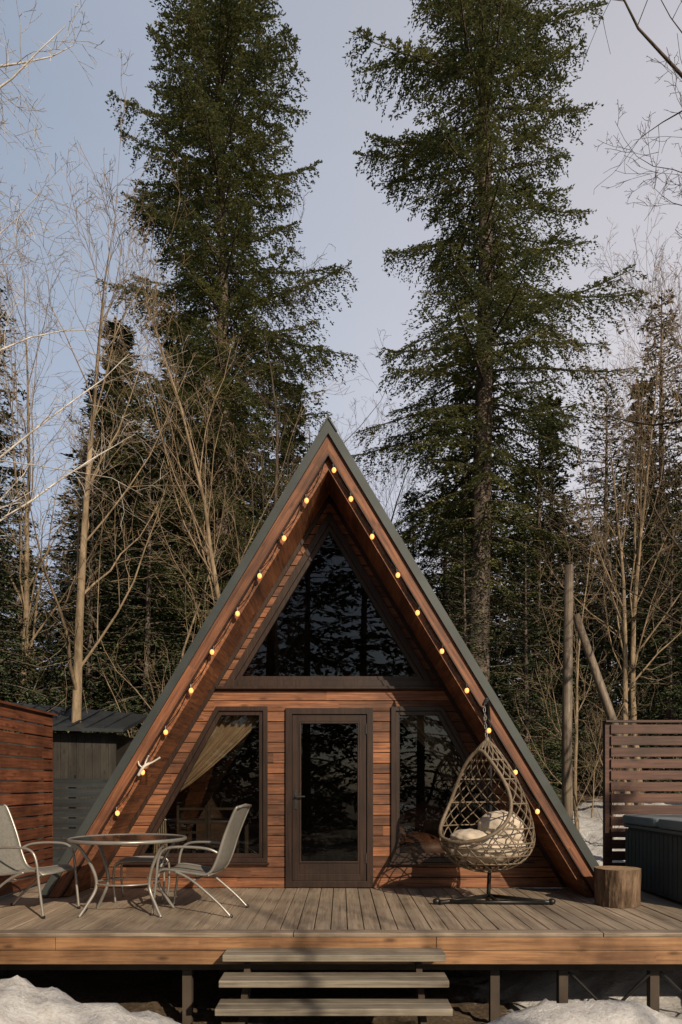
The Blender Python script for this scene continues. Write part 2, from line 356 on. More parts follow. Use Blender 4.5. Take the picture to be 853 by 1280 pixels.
far1=conifer('fir_far_a',41,14,1.0,[(1,2.8),(5,2.4),(9,1.6),(14,.1)],.55,6,tw=.22,cl=.16,leaf=.30,lw=.055,r0=.17,fmat=M_firbg)
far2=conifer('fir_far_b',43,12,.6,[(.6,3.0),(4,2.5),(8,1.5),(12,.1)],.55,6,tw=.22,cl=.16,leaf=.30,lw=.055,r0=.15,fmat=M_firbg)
mid=[(-10.3,21,1.15,0),(-8.2,25,1.1,1),(-6.4,19,.78,1),(-4.7,18.2,.68,0),(-1.3,19.5,.66,1),(-2.6,24,.85,0),(2.0,21.5,.76,1),(5.6,21.5,.82,0),(6.8,24,.95,1),(10.2,23.5,1.08,0),(12.4,22,1.0,1),(.6,26,.7,0),(8.3,18.8,.62,1),(3.4,24,.85,1),(-7.8,16.8,.62,0),(-6.6,23,1.0,0),(-11.5,18,.95,1),(7.2,20.5,.8,0),(4.3,17.2,.55,1),(-9.3,18.3,.8,1),(2.9,17.6,.5,0),(-5.6,25,1.1,1),(9.9,17.2,.6,0)]
for i,(x,y,s,k) in enumerate(mid): place('young_fir_tree',(mb1,mb2)[k],x,y,s,i*1.3)

# ------------------------------------------------------------------ bare trees
def baretree(name,seed,H,r0,mat,nch=(18,6,4,2),ang=(34,36,40,42),ratio=(.40,.5,.5,.6),trop=(.04,.12,.07,.05,0),wob=(.06,.12,.18,.26,.3),tmin=(.28,.15,.1,.1),lean=(0,0),twr=.0042,extra=()):
    R=random.Random(seed); mb=MB()
    def rec(p,d,L,r,lv):
        n=(12,6,4,3,2)[lv]; pts=[p.copy()]; rs=[r]
        for i in range(n):
            d=(d+Vector((R.gauss(0,1),R.gauss(0,1),R.gauss(0,1)))*wob[lv]+Vector((0,0,trop[lv]))).normalized()
            p=p+d*(L/n); pts.append(p.copy()); rs.append(max(twr*.7,r*(1-(.95 if lv==0 else .82)*(i+1)/n)))
        mb.tube(pts,rs,(9,5,4,3,3)[lv],caps=False)
        if lv<len(nch):
            for k in range(nch[lv]):
                t=tmin[lv]+(1-tmin[lv])*((k+R.random())/nch[lv]); f=t*n; i=min(int(f),n-1); q=pts[i].lerp(pts[i+1],f-i)
                tg=(pts[i+1]-pts[i]).normalized(); pe=tg.orthogonal().normalized(); pe=Matrix.Rotation(R.uniform(0,6.283),3,tg)@pe
                a=math.radians(ang[lv]*R.uniform(.7,1.3)); dd=(tg*math.cos(a)+pe*math.sin(a))
                Lc=L*ratio[lv]*(1.2-.75*t)*R.uniform(.6,1.25); rec(q,dd,Lc,max(twr,(rs[i]*(.42 if lv==0 else .5))*R.uniform(.7,1)),lv+1)
    rec(Vector((0,0,-.3)),Vector((lean[0],lean[1],1)).normalized(),H,r0,0)
    for h,d,L,rr in extra: rec(Vector((0,0,h)),Vector(d).normalized(),L,rr,1)
    F=np.array([f for f in mb.f if len(f)==4]); me=npmesh(name,np.array(mb.v),F); me.materials.append(mat)
    me.polygons.foreach_set('use_smooth',[True]*len(F)); return me
bA=baretree('bare_a',1,12.5,.12,M_barkb,lean=(.06,0))
bB=baretree('bare_b',2,12.5,.11,M_barkb,nch=(20,7,4,2),ang=(28,30,38,42),ratio=(.46,.5,.5,.6),tmin=(.25,.12,.1,.1))
bC=baretree('bare_c',3,13,.13,M_barkd,ang=(46,42,42,45))
bD=baretree('bare_d',4,8,.055,M_barkb,nch=(15,5,3,2),ang=(35,35,42,45),tmin=(.08,.12,.1,.1))
bE=baretree('birch',9,17,.11,M_birch,nch=(22,6,5,2),ang=(50,40,45,45),trop=(.03,.05,-.04,-.10,-.12),ratio=(.30,.5,.5,.6),twr=.0045,
   extra=[(8.6,(.7,.15,.75),3.8,.032),(9.8,(.65,-.1,.7),3.8,.032),(11.0,(.7,0,.5),3.4,.03),(12.3,(.75,.1,.4),3.0,.03)])
bF=baretree('overhang',13,12,.15,M_barkd,ang=(50,42,42,45),ratio=(.3,.5,.5,.6),extra=[(8.3,(-.75,-.05,.42),4.4,.045),(7.0,(-.7,.1,.5),3.0,.035),(9.4,(-.7,.1,.3),3.4,.03)])
bG=baretree('sparse_shadow_tree',17,12,.15,M_barkd,nch=(9,4,2),ang=(50,42,42),ratio=(.36,.5,.5),tmin=(.3,.2,.2),twr=.008)  # unseen tree, limbs kept few to throw crisp shadows on deck and wall
place('bare_tree',bA,-5.0,13.4,1,0.3); place('bare_tree',bB,-2.85,15.6,.93,1)
place('bare_tree',bB,-7.6,18,1.0,2.2); place('bare_tree',bD,-3.9,16.2,1,0)
place('birch_tree',bE,-6.6,10.9,1.0,0)
place('bare_tree',bF,6.1,8.6,1,0)
place('bare_tree',bC,8.4,15.5,.85,3); place('bare_tree',bB,9.6,19,1.0,.5); place('bare_tree',bA,6.6,17,.75,2); place('bare_tree',bD,4.9,15.5,.9,1)
place('bare_tree',bB,1.2,24,.9,3); place('bare_tree',bC,.3,29,1.1,3)
fo=empty('background_forest'); R=random.Random(5)
for i in range(46):
    y=R.uniform(18,50); x=R.uniform(-.62*y-2,.62*y+2)
    me=R.choice([bA,bB,bC,bD]); s=R.uniform(.6,.95)
    if abs(x/y)<.12 and y<30: s*=.7
    place('bare_%d'%i,me,x,y,s,R.uniform(0,6.28),fo)
for i in range(120):
    y=R.uniform(25,66); x=R.uniform(-.65*y-2,.65*y+2); s=R.uniform(.75,1.3)
    if -0.06<x/y<.16: s*=.62
    place('fir_%d'%i,R.choice([far1,far2]),x,y,s,R.uniform(0,6.28),fo)
for i in range(40):
    y=R.uniform(14.5,24); x=R.uniform(-.6*y-1,.6*y+1)
    if abs(x)<3.3 and y<15: continue
    place('brush_%d'%i,bD,x,y,R.uniform(.28,.5),R.uniform(0,6.28),fo)
nf=empty('surrounding_forest')
for i,(x,y,s,kk) in enumerate([(-6,-14,1.5,0),(-1.5,-18,1.6,1),(3.5,-16,1.3,0),(-11,-12,1.4,1),(-4,-24,1.9,0),(1.5,-27,1.8,0),(-15,-20,1.8,0),(-9,-28,1.9,1),(24,-6,1.4,0),(9.5,-1.2,.76,1),(-13,-3,1.5,0),(-14,5,1.4,1),(18,6,1.4,0)]):  # small right-hand fir added out of view to shade the lower right
    place('near_fir_%d'%i,(far1,far2)[kk] if s>1 else mb2,x,y,s,i,nf)
for i,(x,y,s,m) in enumerate([(9.6,-6.5,1,bG),(5.4,-6.0,.95,bG),(-2,-8,1,bA)]):
    place('near_bare_%d'%i,m,x,y,s,i*1.9+.4,nf)

# ------------------------------------------------------------------ cabin
cab=empty('a_frame_cabin')
def hw(za,z): return SL*(za-z)
YF,YW,YB=8.2,9.0,14.2
def chev(name,za,zb,y0,y1,zbot,mr,ml):
    for sgn,mat,sfx in ((1,mr,'right'),(-1,ml,'left')):
        mb=MB(); poly=[(CX,za),(CX+sgn*hw(za,zbot),zbot),(CX+sgn*hw(zb,zbot),zbot),(CX,zb)]
        if sgn>0: poly=poly[::-1]
        mb.prism(poly,y0,y1); mb.obj(name+'_'+sfx,[mat],cab)
chev('roof_metal',5.25,5.08,YF-.035,YB,.02,M_metalroof,M_metalroof)
chev('rake_board',5.079,4.87,YF,YB-.02,.01,M_rakeR,M_rakeL)
chev('rake_trim',4.869,4.845,YF-.012,YB-.1,.01,M_frame,M_frame)
chev('soffit',4.844,4.72,YF+.06,YB-.04,.01,M_sofR,M_sofL_lit)
mb=MB()
for sgn in (1,-1):
    poly=[(CX,4.719),(CX+sgn*hw(4.719,.02),.02),(CX+sgn*hw(4.64,.02),.02),(CX,4.64)]
    if sgn>0: poly=poly[::-1]
    mb.prism(poly,YW-.05,YW-.008)
mb.obj('wall_edge_batten',[M_frame],cab)
mb=MB(); mb.prism([(CX-.10,5.10),(CX,5.265),(CX+.10,5.10),(CX+.09,5.09),(CX,5.235),(CX-.09,5.09)][::-1],YF-.05,YB+.02)
for y in np.arange(YF+.35,YB,.45):
    for sg in (1,-1):
        a=Vector((CX,0,5.25)); b=Vector((CX+sg*hw(5.25,.05),0,.05)); nrm=Vector((sg*.856,0,.517))*.02
        mb.add([(a.x,y,a.z),(b.x,y,b.z),(b.x+nrm.x,y,b.z+nrm.z),(a.x+nrm.x,y,a.z+nrm.z),(a.x,y+.02,a.z),(b.x,y+.02,b.z),(b.x+nrm.x,y+.02,b.z+nrm.z),(a.x+nrm.x,y+.02,a.z+nrm.z)],[(0,1,2,3),(4,7,6,5),(3,2,6,7),(0,4,5,1),(1,5,6,2)])
mb.obj('roof_ridge_and_seams',[M_metalroof],cab)
ops=[('tri',2.42,4.52,lambda z:(-SL*(4.52-z),SL*(4.52-z))),
     ('door',0.0,2.16,lambda z:(-.525,.525)),
     ('wl',.31,2.18,lambda z:(-(1.36+(2.18-z)*.556),-.74)),
     ('wr',.31,2.18,lambda z:(.74,1.36+(2.18-z)*.556))]
ops=[(n,a+.02,b-.02,f) for n,a,b,f in ops]
bw=.125; zb=[i*bw for i in range(0,39)]
mb=MB()
for i in range(len(zb)-1):
    lo,hi=zb[i]+.004,min(zb[i+1]-.004,4.70)
    if lo>4.68: break
    br=sorted({lo,hi}|{z for o in ops for z in (o[1],o[2]) if lo<z<hi})
    dy=random.uniform(0,.008)
    for a,b in zip(br[:-1],br[1:]):
        mz=(a+b)/2; segs=[]; cur=(-hw(4.74,a),-hw(4.74,b))
        act=sorted([o for o in ops if o[1]<=mz<=o[2]],key=lambda o:o[3](mz)[0])
        for o in act:
            la,ra=o[3](a); lb,rb=o[3](b); segs.append((cur,(la+.02,lb+.02))); cur=(ra-.02,rb-.02)
        segs.append((cur,(hw(4.74,a),hw(4.74,b))))
        for (l,r) in segs:
            if r[0]-l[0]<.005 and r[1]-l[1]<.005: continue
            mb.prism([(CX+l[0],a),(CX+r[0],a),(CX+r[1],b),(CX+l[1],b)],YW-dy,YW+.03)
mb.obj('siding_boards',[M_wall],cab,bevel=.004)
mb=MB()
zs=sorted({0,4.7}|{z for o in ops for z in (o[1],o[2])}|{2.30})
for a,b in zip(zs[:-1],zs[1:]):
    mz=(a+b)/2; cur=(-hw(4.72,a),-hw(4.72,b))
    for o in sorted([o for o in ops if o[1]<=mz<=o[2]],key=lambda o:o[3](mz)[0]):
        la,ra=o[3](a); lb,rb=o[3](b); mb.prism([(CX+cur[0],a),(CX+la,a),(CX+lb,b),(CX+cur[1],b)],YW+.034,YW+.09); cur=(ra,rb)
    mb.prism([(CX+cur[0],a),(CX+hw(4.72,a),a),(CX+hw(4.72,b),b),(CX+cur[1],b)],YW+.034,YW+.09)
mb.obj('wall_sheathing',[M_dark],cab)
def off(p): return [(CX+x,z) for x,z in p]
tri=off([(-SL*2.1,2.42),(SL*2.1,2.42),(0,4.52)])
wl=off([(-2.40,.31),(-.74,.31),(-.74,2.18),(-1.36,2.18)]); wr=off([(.74,.31),(2.40,.31),(1.36,2.18),(.74,2.18)])
gl=MB()
for nm,p,w1,w2 in (('gable_window',tri,.075,.05),('side_window_left',wl,.055,.05),('side_window_right',wr,.055,.05)):
    mb=MB(); q=ring(mb,p,w1,YW-.035,YW+.07); q2=ring(mb,q,w2,YW-.012,YW+.05); mb.obj(nm+'_frame',[M_frame],cab,bevel=.004)
    gl.add([(x,YW+.02,z) for x,z in q2],[tuple(range(len(q2)))])
mb=MB(); mb.box(CX-1.36,CX+1.36,YW-.07,YW-.009,2.385,2.418); mb.box(CX-2.46,CX-.72,YW-.06,YW-.009,.285,.309); mb.box(CX+.72,CX+2.46,YW-.06,YW-.009,.285,.309); mb.obj('window_sills',[M_frame],cab,bevel=.004)
dr=off([(-.525,.012),(.525,.012),(.525,2.16),(-.525,2.16)])
mb=MB(); q=ring(mb,dr,.075,YW-.04,YW+.08); 
q=[(q[0][0]+.004,q[0][1]),(q[1][0]-.004,q[1][1]),(q[2][0]-.004,q[2][1]-.004),(q[3][0]+.004,q[3][1]-.004)]
leaf=ring(mb,q,.085,YW-.02,YW+.04); 
mb.box(leaf[0][0],leaf[1][0],YW-.016,YW+.035,leaf[0][1],leaf[0][1]+.13)
leaf=[(leaf[0][0],leaf[0][1]+.13),(leaf[1][0],leaf[1][1]+.13),leaf[2],leaf[3]]
l3=ring(mb,leaf,.022,YW-.027,YW+.02); mb.obj('door',[M_frame],cab,bevel=.004)
gl.add([(x,YW+.012,z) for x,z in l3],[(0,1,2,3)]); gl.obj('glass_panes',[M_glass],cab)
mb=MB(); hx=q[0][0]+.045; mb.box(hx-.018,hx+.018,YW-.03,YW-.021,.95,1.18); mb.tube([(hx,YW-.03,1.10),(hx,YW-.07,1.10),(hx+.11,YW-.072,1.10)],.010,8); mb.box(q[1][0]-.012,q[1][0]+.02,YW-.034,YW-.02,.3,.42); mb.box(q[1][0]-.012,q[1][0]+.02,YW-.034,YW-.02,1.85,1.97)
mb.obj('door_handle_and_hinges',[plain('handle_metal',(.10,.10,.10),.3,.8)],cab)
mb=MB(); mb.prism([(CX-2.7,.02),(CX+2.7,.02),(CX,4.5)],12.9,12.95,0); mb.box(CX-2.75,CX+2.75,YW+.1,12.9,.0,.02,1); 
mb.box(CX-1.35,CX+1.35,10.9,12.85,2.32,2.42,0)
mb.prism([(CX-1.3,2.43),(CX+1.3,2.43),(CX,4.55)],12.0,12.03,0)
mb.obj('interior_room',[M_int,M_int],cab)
def curtain(name,sg):
    vs=[];fs=[];nu,nv=48,30
    for j in range(nv+1):
        t=j/nv; z=2.12-t*1.78
        if t<.62:
            u=t/.62; e=u**1.25; xl=1.40+e*.72; wid=.52*(1-u)**.8+.09
        else:
            u=(t-.62)/.38; xl=2.12+.05*u; wid=.09+.10*u**.6
        for i in range(nu+1):
            s=i/nu; x=-(xl-wid*s) if sg<0 else (xl-wid*s)
            y=YW+.17+.03*math.sin(s*40+2*math.sin(t*3))*(1 if t<.6 else .8)+.012*math.sin(s*97)
            vs.append((CX+x,y,z))
    for j in range(nv):
        for i in range(nu): a=j*(nu+1)+i; fs.append((a,a+1,a+nu+2,a+nu+1))
    m=MB(); m.add(vs,fs); m.obj(name,[M_curt],cab,smooth=True)
curtain('curtain_left',-1); curtain('curtain_right',1)
mb=MB(); mb.box(CX-2.0,CX-1.15,9.95,10.7,.72,.76)
for x in (-1.95,-1.2):
    for y in (10.0,10.65): mb.box(CX+x-.025,CX+x+.025,y-.025,y+.025,.02,.72)
for bx in (-1.75,-1.35):
    mb.box(CX+bx-.2,CX+bx+.2,9.5,9.88,.44,.47); 
    for dx in (-.18,.18):
        mb.box(CX+bx+dx-.015,CX+bx+dx+.015,9.5,9.53,.02,.98); mb.box(CX+bx+dx-.015,CX+bx+dx+.015,9.84,9.87,.02,.44)
    for zz in (.62,.76,.92): mb.box(CX+bx-.18,CX+bx+.18,9.505,9.525,zz,zz+.03)
mb.obj('dining_furniture',[plain('dining_wood',(.04,.028,.02),.5)],cab)
mb=MB(); mb.sphere((CX+1.25,9.75,.42),(.42,.38,.22),0,20,12); mb.sphere((CX+1.30,10.05,.68),(.42,.16,.34),0,20,12); mb.sphere((CX+.88,9.75,.55),(.11,.34,.15),0,16,10); mb.sphere((CX+1.66,9.75,.55),(.11,.34,.15),0,16,10); mb.obj('armchair',[M_arm],cab,smooth=True)
mb=MB(); ms=MB()
def zpx(v): return (980-v)/936*8.18+1.25
for sg,ys in ((1,[587,623,670,718,765,813,862,912,964,1013]),(-1,[587,625,672,719,766,814,862,914,964,1015])):
    bul=[(CX+sg*max(0,hw(4.765,zpx(v))),YF-.02,zpx(v)) for v in ys]
    pts=[]
    for a,b in zip(bul[:-1],bul[1:]):
        sag=random.uniform(.02,.045)
        for k in range(8):
            t=k/8; s_=sag*math.sin(t*math.pi); pts.append((a[0]+(b[0]-a[0])*t-sg*s_*.6,a[1]-.012,a[2]+(b[2]-a[2])*t+.05-s_))
    pts.append((bul[-1][0],bul[-1][1]-.012,bul[-1][2]+.05))
    ms.tube(pts,.0045,5)
    for n_,b in enumerate(bul):
        if sg<0 and n_==0: continue
        jx=random.uniform(-.02,.02); ms.tube([(b[0],b[1]-.01,b[2]+.055),(b[0]+jx*.5,b[1]-.012,b[2]+.012)],[.010,.014],8)
        mb.sphere((b[0]+jx,b[1]-.014,b[2]-.012),(.024,.024,.029),0,12,8)
sl=empty('string_lights'); mb.obj('bulbs',[M_bulb],sl,smooth=True); ms.obj('cable_and_sockets',[M_black],sl)
mb=MB(); bx,bz=CX-1.98,1.44; yy=YF-.04
mb.tube(smoothpath([(bx-.09,yy,bz-.10),(bx-.02,yy-.02,bz),(bx+.07,yy,bz+.05),(bx+.15,yy,bz+.10)]),[.017]*10+[.010]*9,7)
mb.tube(smoothpath([(bx-.02,yy-.02,bz),(bx+.0,yy,bz+.07),(bx+.03,yy-.02,bz+.12)]),.008,6); mb.tube(smoothpath([(bx-.03,yy-.02,bz-.02),(bx-.08,yy,bz+.02),(bx-.09,yy,bz+.06)]),.008,6)
mb.obj('driftwood_ornament',[M_white],None,smooth=True)

# ------------------------------------------------------------------ deck
dk=empty('wooden_deck'); mb=MB(); x=-5.6
while x<5.6:
    yb=9.0 if abs(x+.07-CX)<3.25 else 10.4
    dz=random.uniform(-.003,.003); mb.box(x+.004,x+.141,6.43,yb,-.032+dz,dz); x+=.145
mb.obj('deck_boards',[M_deck],dk,bevel=.004)
mb=MB(); xx=-5.6
while xx<5.6: w=2.6; mb.box(xx+.003,xx+w-.003,6.275,6.425,-.032,.002); xx+=w
mb.obj('deck_border',[M_deckx],dk,bevel=.004)
mb=MB()
for zt,zl,yo in ((-.034,-.145,0),(-.150,-.265,.004)):
    xx=-5.6+(0 if yo==0 else -1.1)
    while xx<5.6: mb.box(xx+.002,min(xx+3.2,5.6)-.002,6.285+yo,6.325+yo,zl,zt); xx+=3.2
mb.obj('fascia',[M_fasc],dk,bevel=.004)
mb=MB()
for x in np.arange(-5.5,5.6,.6): mb.box(x-.025,x+.025,6.34,8.9,-.22,-.036)
for y in (6.6,8.6): mb.box(-5.5,5.5,y-.04,y+.04,-.38,-.222)
for x in (-4.8,-3.2,-1.35,1.35,1.95,2.75,3.6,4.8):
    for y in (6.6,8.6): mb.box(x-.04,x+.04,y-.04,y+.04,-1.3,-.382)
mb.obj('joists_and_posts',[plain('treated_wood',(.05,.037,.028),.8)],dk)
mb=MB()
for a,b in ((2.0,2.7),(2.8,3.55),(3.65,4.75)):
    mb.tube([(a,6.56,-.40),(b,6.56,-1.1)],.014,6); mb.tube([(b,6.54,-.40),(a,6.54,-1.1)],.014,6)
mb.obj('metal_braces',[M_black],dk)
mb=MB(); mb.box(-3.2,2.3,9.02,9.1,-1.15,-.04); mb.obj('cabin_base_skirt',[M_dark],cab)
st=empty('wooden_steps'); mb=MB()
for yf,z in ((6.02,-.125),(5.84,-.285),(5.66,-.45),(5.48,-.61)):
    mb.box(-.955,-.955+1.80,yf,yf+.13,z-.055,z); mb.box(-.955,-.955+1.80,yf+.136,yf+.27,z-.055,z)
mb.obj('treads',[M_step],st,bevel=.006)
mb=MB()
for x in (-.80,.62):
    mb.add([(x,6.27,-.19),(x+.05,6.27,-.19),(x+.05,5.56,-.86),(x,5.56,-.86),(x,6.27,-.42),(x+.05,6.27,-.42),(x+.05,5.80,-.95),(x,5.80,-.95)],[(0,1,2,3),(4,7,6,5),(0,3,7,4),(1,5,6,2),(2,6,7,3),(0,4,5,1)])
mb.obj('stringers',[plain('stringer_wood',(.05,.035,.025),.8)],st)

# ------------------------------------------------------------------ fences, shed
fe=empty('wooden_fence'); mb=MB()
for i in range(15):
    z=.03+i*.14; 
    for y0,y1 in ((5.2,7.4),(7.405,9.6)): mb.box(-3.72,-3.695+random.uniform(0,.006),y0,y1,z,z+.122)
mb.obj('boards',[M_fence],fe,bevel=.004)
mb=MB()
for y in (5.3,7.4,9.62): mb.box(-3.80,-3.722,y-.045,y+.045,-.9,2.12)
mb.box(-3.81,-3.66,5.2,9.68,2.125,2.15); mb.obj('posts_and_cap',[M_fence],fe)
fe=empty('wooden_fence'); mb=MB()
for i in range(13):
    z=.12+i*.148; mb.box(3.47,6.2,9.62+random.uniform(0,.006),9.645,z,z+.118)
mb.obj('boards',[M_fenceR],fe,bevel=.004)
mb=MB()
for x in (3.45,4.9,6.2): mb.box(x-.045,x+.045,9.65,9.74,-.9,2.04)
mb.box(3.4,6.25,9.6,9.75,2.045,2.07); mb.obj('posts_and_cap',[M_fenceR],fe)
fe=empty('gray_slat_fence'); mb=MB()
for i in range(10):
    z=-.1+i*.145; mb.box(-5.2,-2.7,10.8,10.825,z,z+.125)
for x in (-5.1,-3.9,-2.8): mb.box(x-.04,x+.04,10.83,10.9,-.9,1.38)
mb.obj('slats',[M_grayf],fe)
sh=empty('garden_shed'); mb=MB()
x=-9.0
while x<-4.0: mb.box(x,x+.135,13.2,13.23,-.3,2.15); x+=.14
mb.box(-9,-4.02,13.24,16,-.3,2.14); mb.obj('walls',[M_shed],sh)
mb=MB(); mb.add([(-9.3,12.9,2.35),(-3.75,12.9,2.2),(-3.75,14.6,2.6),(-9.3,14.6,3.1),(-9.3,12.9,2.29),(-3.75,12.9,2.14),(-3.75,14.6,2.54),(-9.3,14.6,3.04)],[(0,1,2,3),(4,7,6,5),(0,4,5,1),(1,5,6,2),(3,2,6,7)])
for x in np.arange(-9.2,-3.8,.3):
    f=(x+9.3)/5.55; a=2.35-.15*f; b=3.1-.5*f; mb.tube([(x,12.9,a+.01),(x,14.6,b+.01)],.022,5)
mb.obj('roof',[M_shedroof],sh)
mb=MB(); mb.tube([(4.0,13.2,-.6),(3.98,13.2,2),(4.02,13.2,5.1)],[.10,.09,.075],10); mb.obj('wooden_pole',[M_pole],None,smooth=True)
mb=MB(); mb.tube([(5.75,13.35,-.5),(4.85,13.3,2.3),(4.15,13.25,4.25)],[.085,.08,.065],10); mb.obj('wooden_pole',[M_pole],None,smooth=True)

# ------------------------------------------------------------------ hot tub, stump
ht=empty('hot_tub'); mb=MB(); 
def rbox(mb,x0,x1,y0,y1,z0,z1,r,mi=0,n=6):
    P=[]
    for cx_,cy_,a in ((x1-r,y1-r,0),(x0+r,y1-r,90),(x0+r,y0+r,180),(x1-r,y0+r,270)):
        for k in range(n+1):
            t=math.radians(a+90*k/n); P.append((cx_+r*math.cos(t),cy_+r*math.sin(t)))
    m=len(P); mb.add([(p[0],p[1],z0) for p in P]+[(p[0],p[1],z1) for p in P],[tuple(range(m-1,-1,-1)),tuple(range(m,2*m))]+[(i,(i+1)%m,(i+1)%m+m,i+m) for i in range(m)],mi)
rbox(mb,3.49,5.4,7.25,9.2,.03,.72,.12,0)
mb.obj('tub_cabinet',[M_tub],ht,bevel=.006)
mb=MB(); 
for y in np.arange(7.42,9.1,.11): mb.box(3.476,3.489,y,y+.092,.06,.70)
for x in np.arange(3.62,5.3,.11): mb.box(x,x+.092,7.236,7.249,.06,.70)
mb.obj('side_slats',[M_tub],ht,bevel=.004)
mb=MB(); rbox(mb,3.45,5.44,7.21,9.24,.725,.765,.13,0); mb.obj('tub_rim',[plain('tub_rim',(.09,.10,.11),.3)],ht,bevel=.01)
mb=MB(); rbox(mb,3.44,5.45,7.20,8.22,.77,.875,.13,0); rbox(mb,3.44,5.45,8.225,9.25,.77,.875,.13,0); mb.obj('cover',[M_lid],ht,bevel=.02)
su=empty('log_stump'); mb=MB(); vs=[];fs=[];n=36
for j,z in enumerate((0.003,.1,.2,.3,.38)):
    for i in range(n):
        a=2*math.pi*i/n; r=.225*(1+.05*math.sin(a*3+1)+.025*math.sin(a*11+j))
        vs.append((2.86+r*math.cos(a),7.75+r*math.sin(a),z))
for j in range(4):
    for i in range(n): fs.append((j*n+i,j*n+(i+1)%n,(j+1)*n+(i+1)%n,(j+1)*n+i))
mb.add(vs,fs,0); mb.add(vs[4*n:],[tuple(range(n))],1); mb.obj('log',[M_log,M_cut],su)

# ------------------------------------------------------------------ patio furniture
def patio_chair(loc,rz,sc=1):
    e=empty('patio_chair',loc,rz); fr=MB(); r=.013
    for s in (-.27,.27):
        fr.tube(smoothpath([(.34,s*1.05,0),(.30,s*1.08,.30),(.27,s*1.1,.54),(.20,s*1.12,.635),(.02,s*1.13,.655),(-.20,s*1.08,.64),(-.30,s,.60)]),r,8)
        fr.tube(smoothpath([(.30,s*.9,.40),(.22,s*.92,.435),(-.05,s*.92,.40),(-.20,s*.92,.40),(-.28,s*.92,.52),(-.36,s*.92,.76),(-.46,s*.9,1.0),(-.49,s*.8,1.03)]),r,8)
        fr.tube(smoothpath([(.12,s*1.0,.42),(-.05,s*1.04,.34),(-.30,s*1.06,.14),(-.44,s*1.08,0)]),r,8)
        fr.tube([(.29,s*.95,.405),(.295,s*1.08,.39)],r*.8,6)
    fr.tube([(-.49,-.22,1.03),(-.495,0,1.045),(-.49,.22,1.03)],r,8); fr.tube([(.30,-.25,.40),(.30,.25,.40)],r*.9,8); fr.tube([(-.2,-.25,.385),(-.2,.25,.385)],r*.9,8); fr.tube([(-.05,-.28,.335),(-.05,.28,.335)],r*.8,8)
    fr.obj('frame',[M_gray],e,smooth=True)
    prof=smoothpath([(.30,.0,.412),(.22,0,.438),(-.05,0,.405),(-.20,0,.405),(-.275,0,.52),(-.355,0,.76),(-.455,0,1.0),(-.485,0,1.035)]); vs=[];fs=[];nu=8
    for p in prof:
        for i in range(nu+1):
            u=i/nu*2-1; sag=-.018*(1-u*u); vs.append((p.x+(sag if p.z>.45 else 0),u*.248,p.z+(sag if p.z<=.45 else 0)))
    for j in range(len(prof)-1):
        for i in range(nu): a=j*(nu+1)+i; fs.append((a,a+1,a+nu+2,a+nu+1))
    m=MB(); m.add(vs,fs); o=m.obj('sling_seat',[M_sling],e,smooth=True); sd=o.modifiers.new('s','SOLIDIFY'); sd.thickness=.005
    ft=MB()
    for x,s in ((.34,-.283),(.34,.283),(-.44,-.29),(-.44,.29)): ft.sphere((x,s,.012),.018,0,8,6)
    ft.obj('feet',[M_black],e)
    return e
patio_chair((-1.42,7.35,.002),math.radians(172)); patio_chair((-3.02,7.30,.002),math.radians(-14))
e=empty('sling_footstool',(-2.15,8.1,.002),math.radians(6)); fr=MB()
for s in (-.22,.22):
    fr.tube(smoothpath([(-.24,s,0),(-.26,s,.22),(-.24,s,.40),(-.12,s,.435),(.12,s,.435),(.24,s,.40),(.26,s,.22),(.24,s,0)]),.012,8)
fr.tube([(-.25,-.22,.38),(-.25,.22,.38)],.01,6); fr.tube([(.25,-.22,.38),(.25,.22,.38)],.01,6); fr.obj('frame',[M_gray],e,smooth=True)
fr=MB(); fr.box(-.22,.22,-.205,.205,.425,.432); fr.obj('sling',[M_sling],e)
te=empty('patio_table',(-2.07,7.28,.002)); mb=MB(); n=48
circ=lambda r,z:[(r*math.cos(2*math.pi*i/n),r*math.sin(2*math.pi*i/n),z) for i in range(n)]
mb.tube(circ(.545,.715),.018,8,closed=True); mb.tube(circ(.30,.30),.009,6,closed=True)
for a in (35,145,215,325):
    c,s=math.cos(math.radians(a)),math.sin(math.radians(a))
    mb.tube(smoothpath([(c*.52,s*.52,.70),(c*.44,s*.44,.62),(c*.33,s*.33,.42),(c*.31,s*.31,.26),(c*.40,s*.40,.10),(c*.47,s*.47,0)]),.016,8)
mb.obj('frame',[M_gray],te,smooth=True)
mb=MB(); mb.add(circ(.535,.718)+circ(.535,.724),[tuple(range(n-1,-1,-1)),tuple(range(n,2*n))]+[(i,(i+1)%n,(i+1)%n+n,i+n) for i in range(n)]); mb.obj('glass_top',[M_tglass],te)

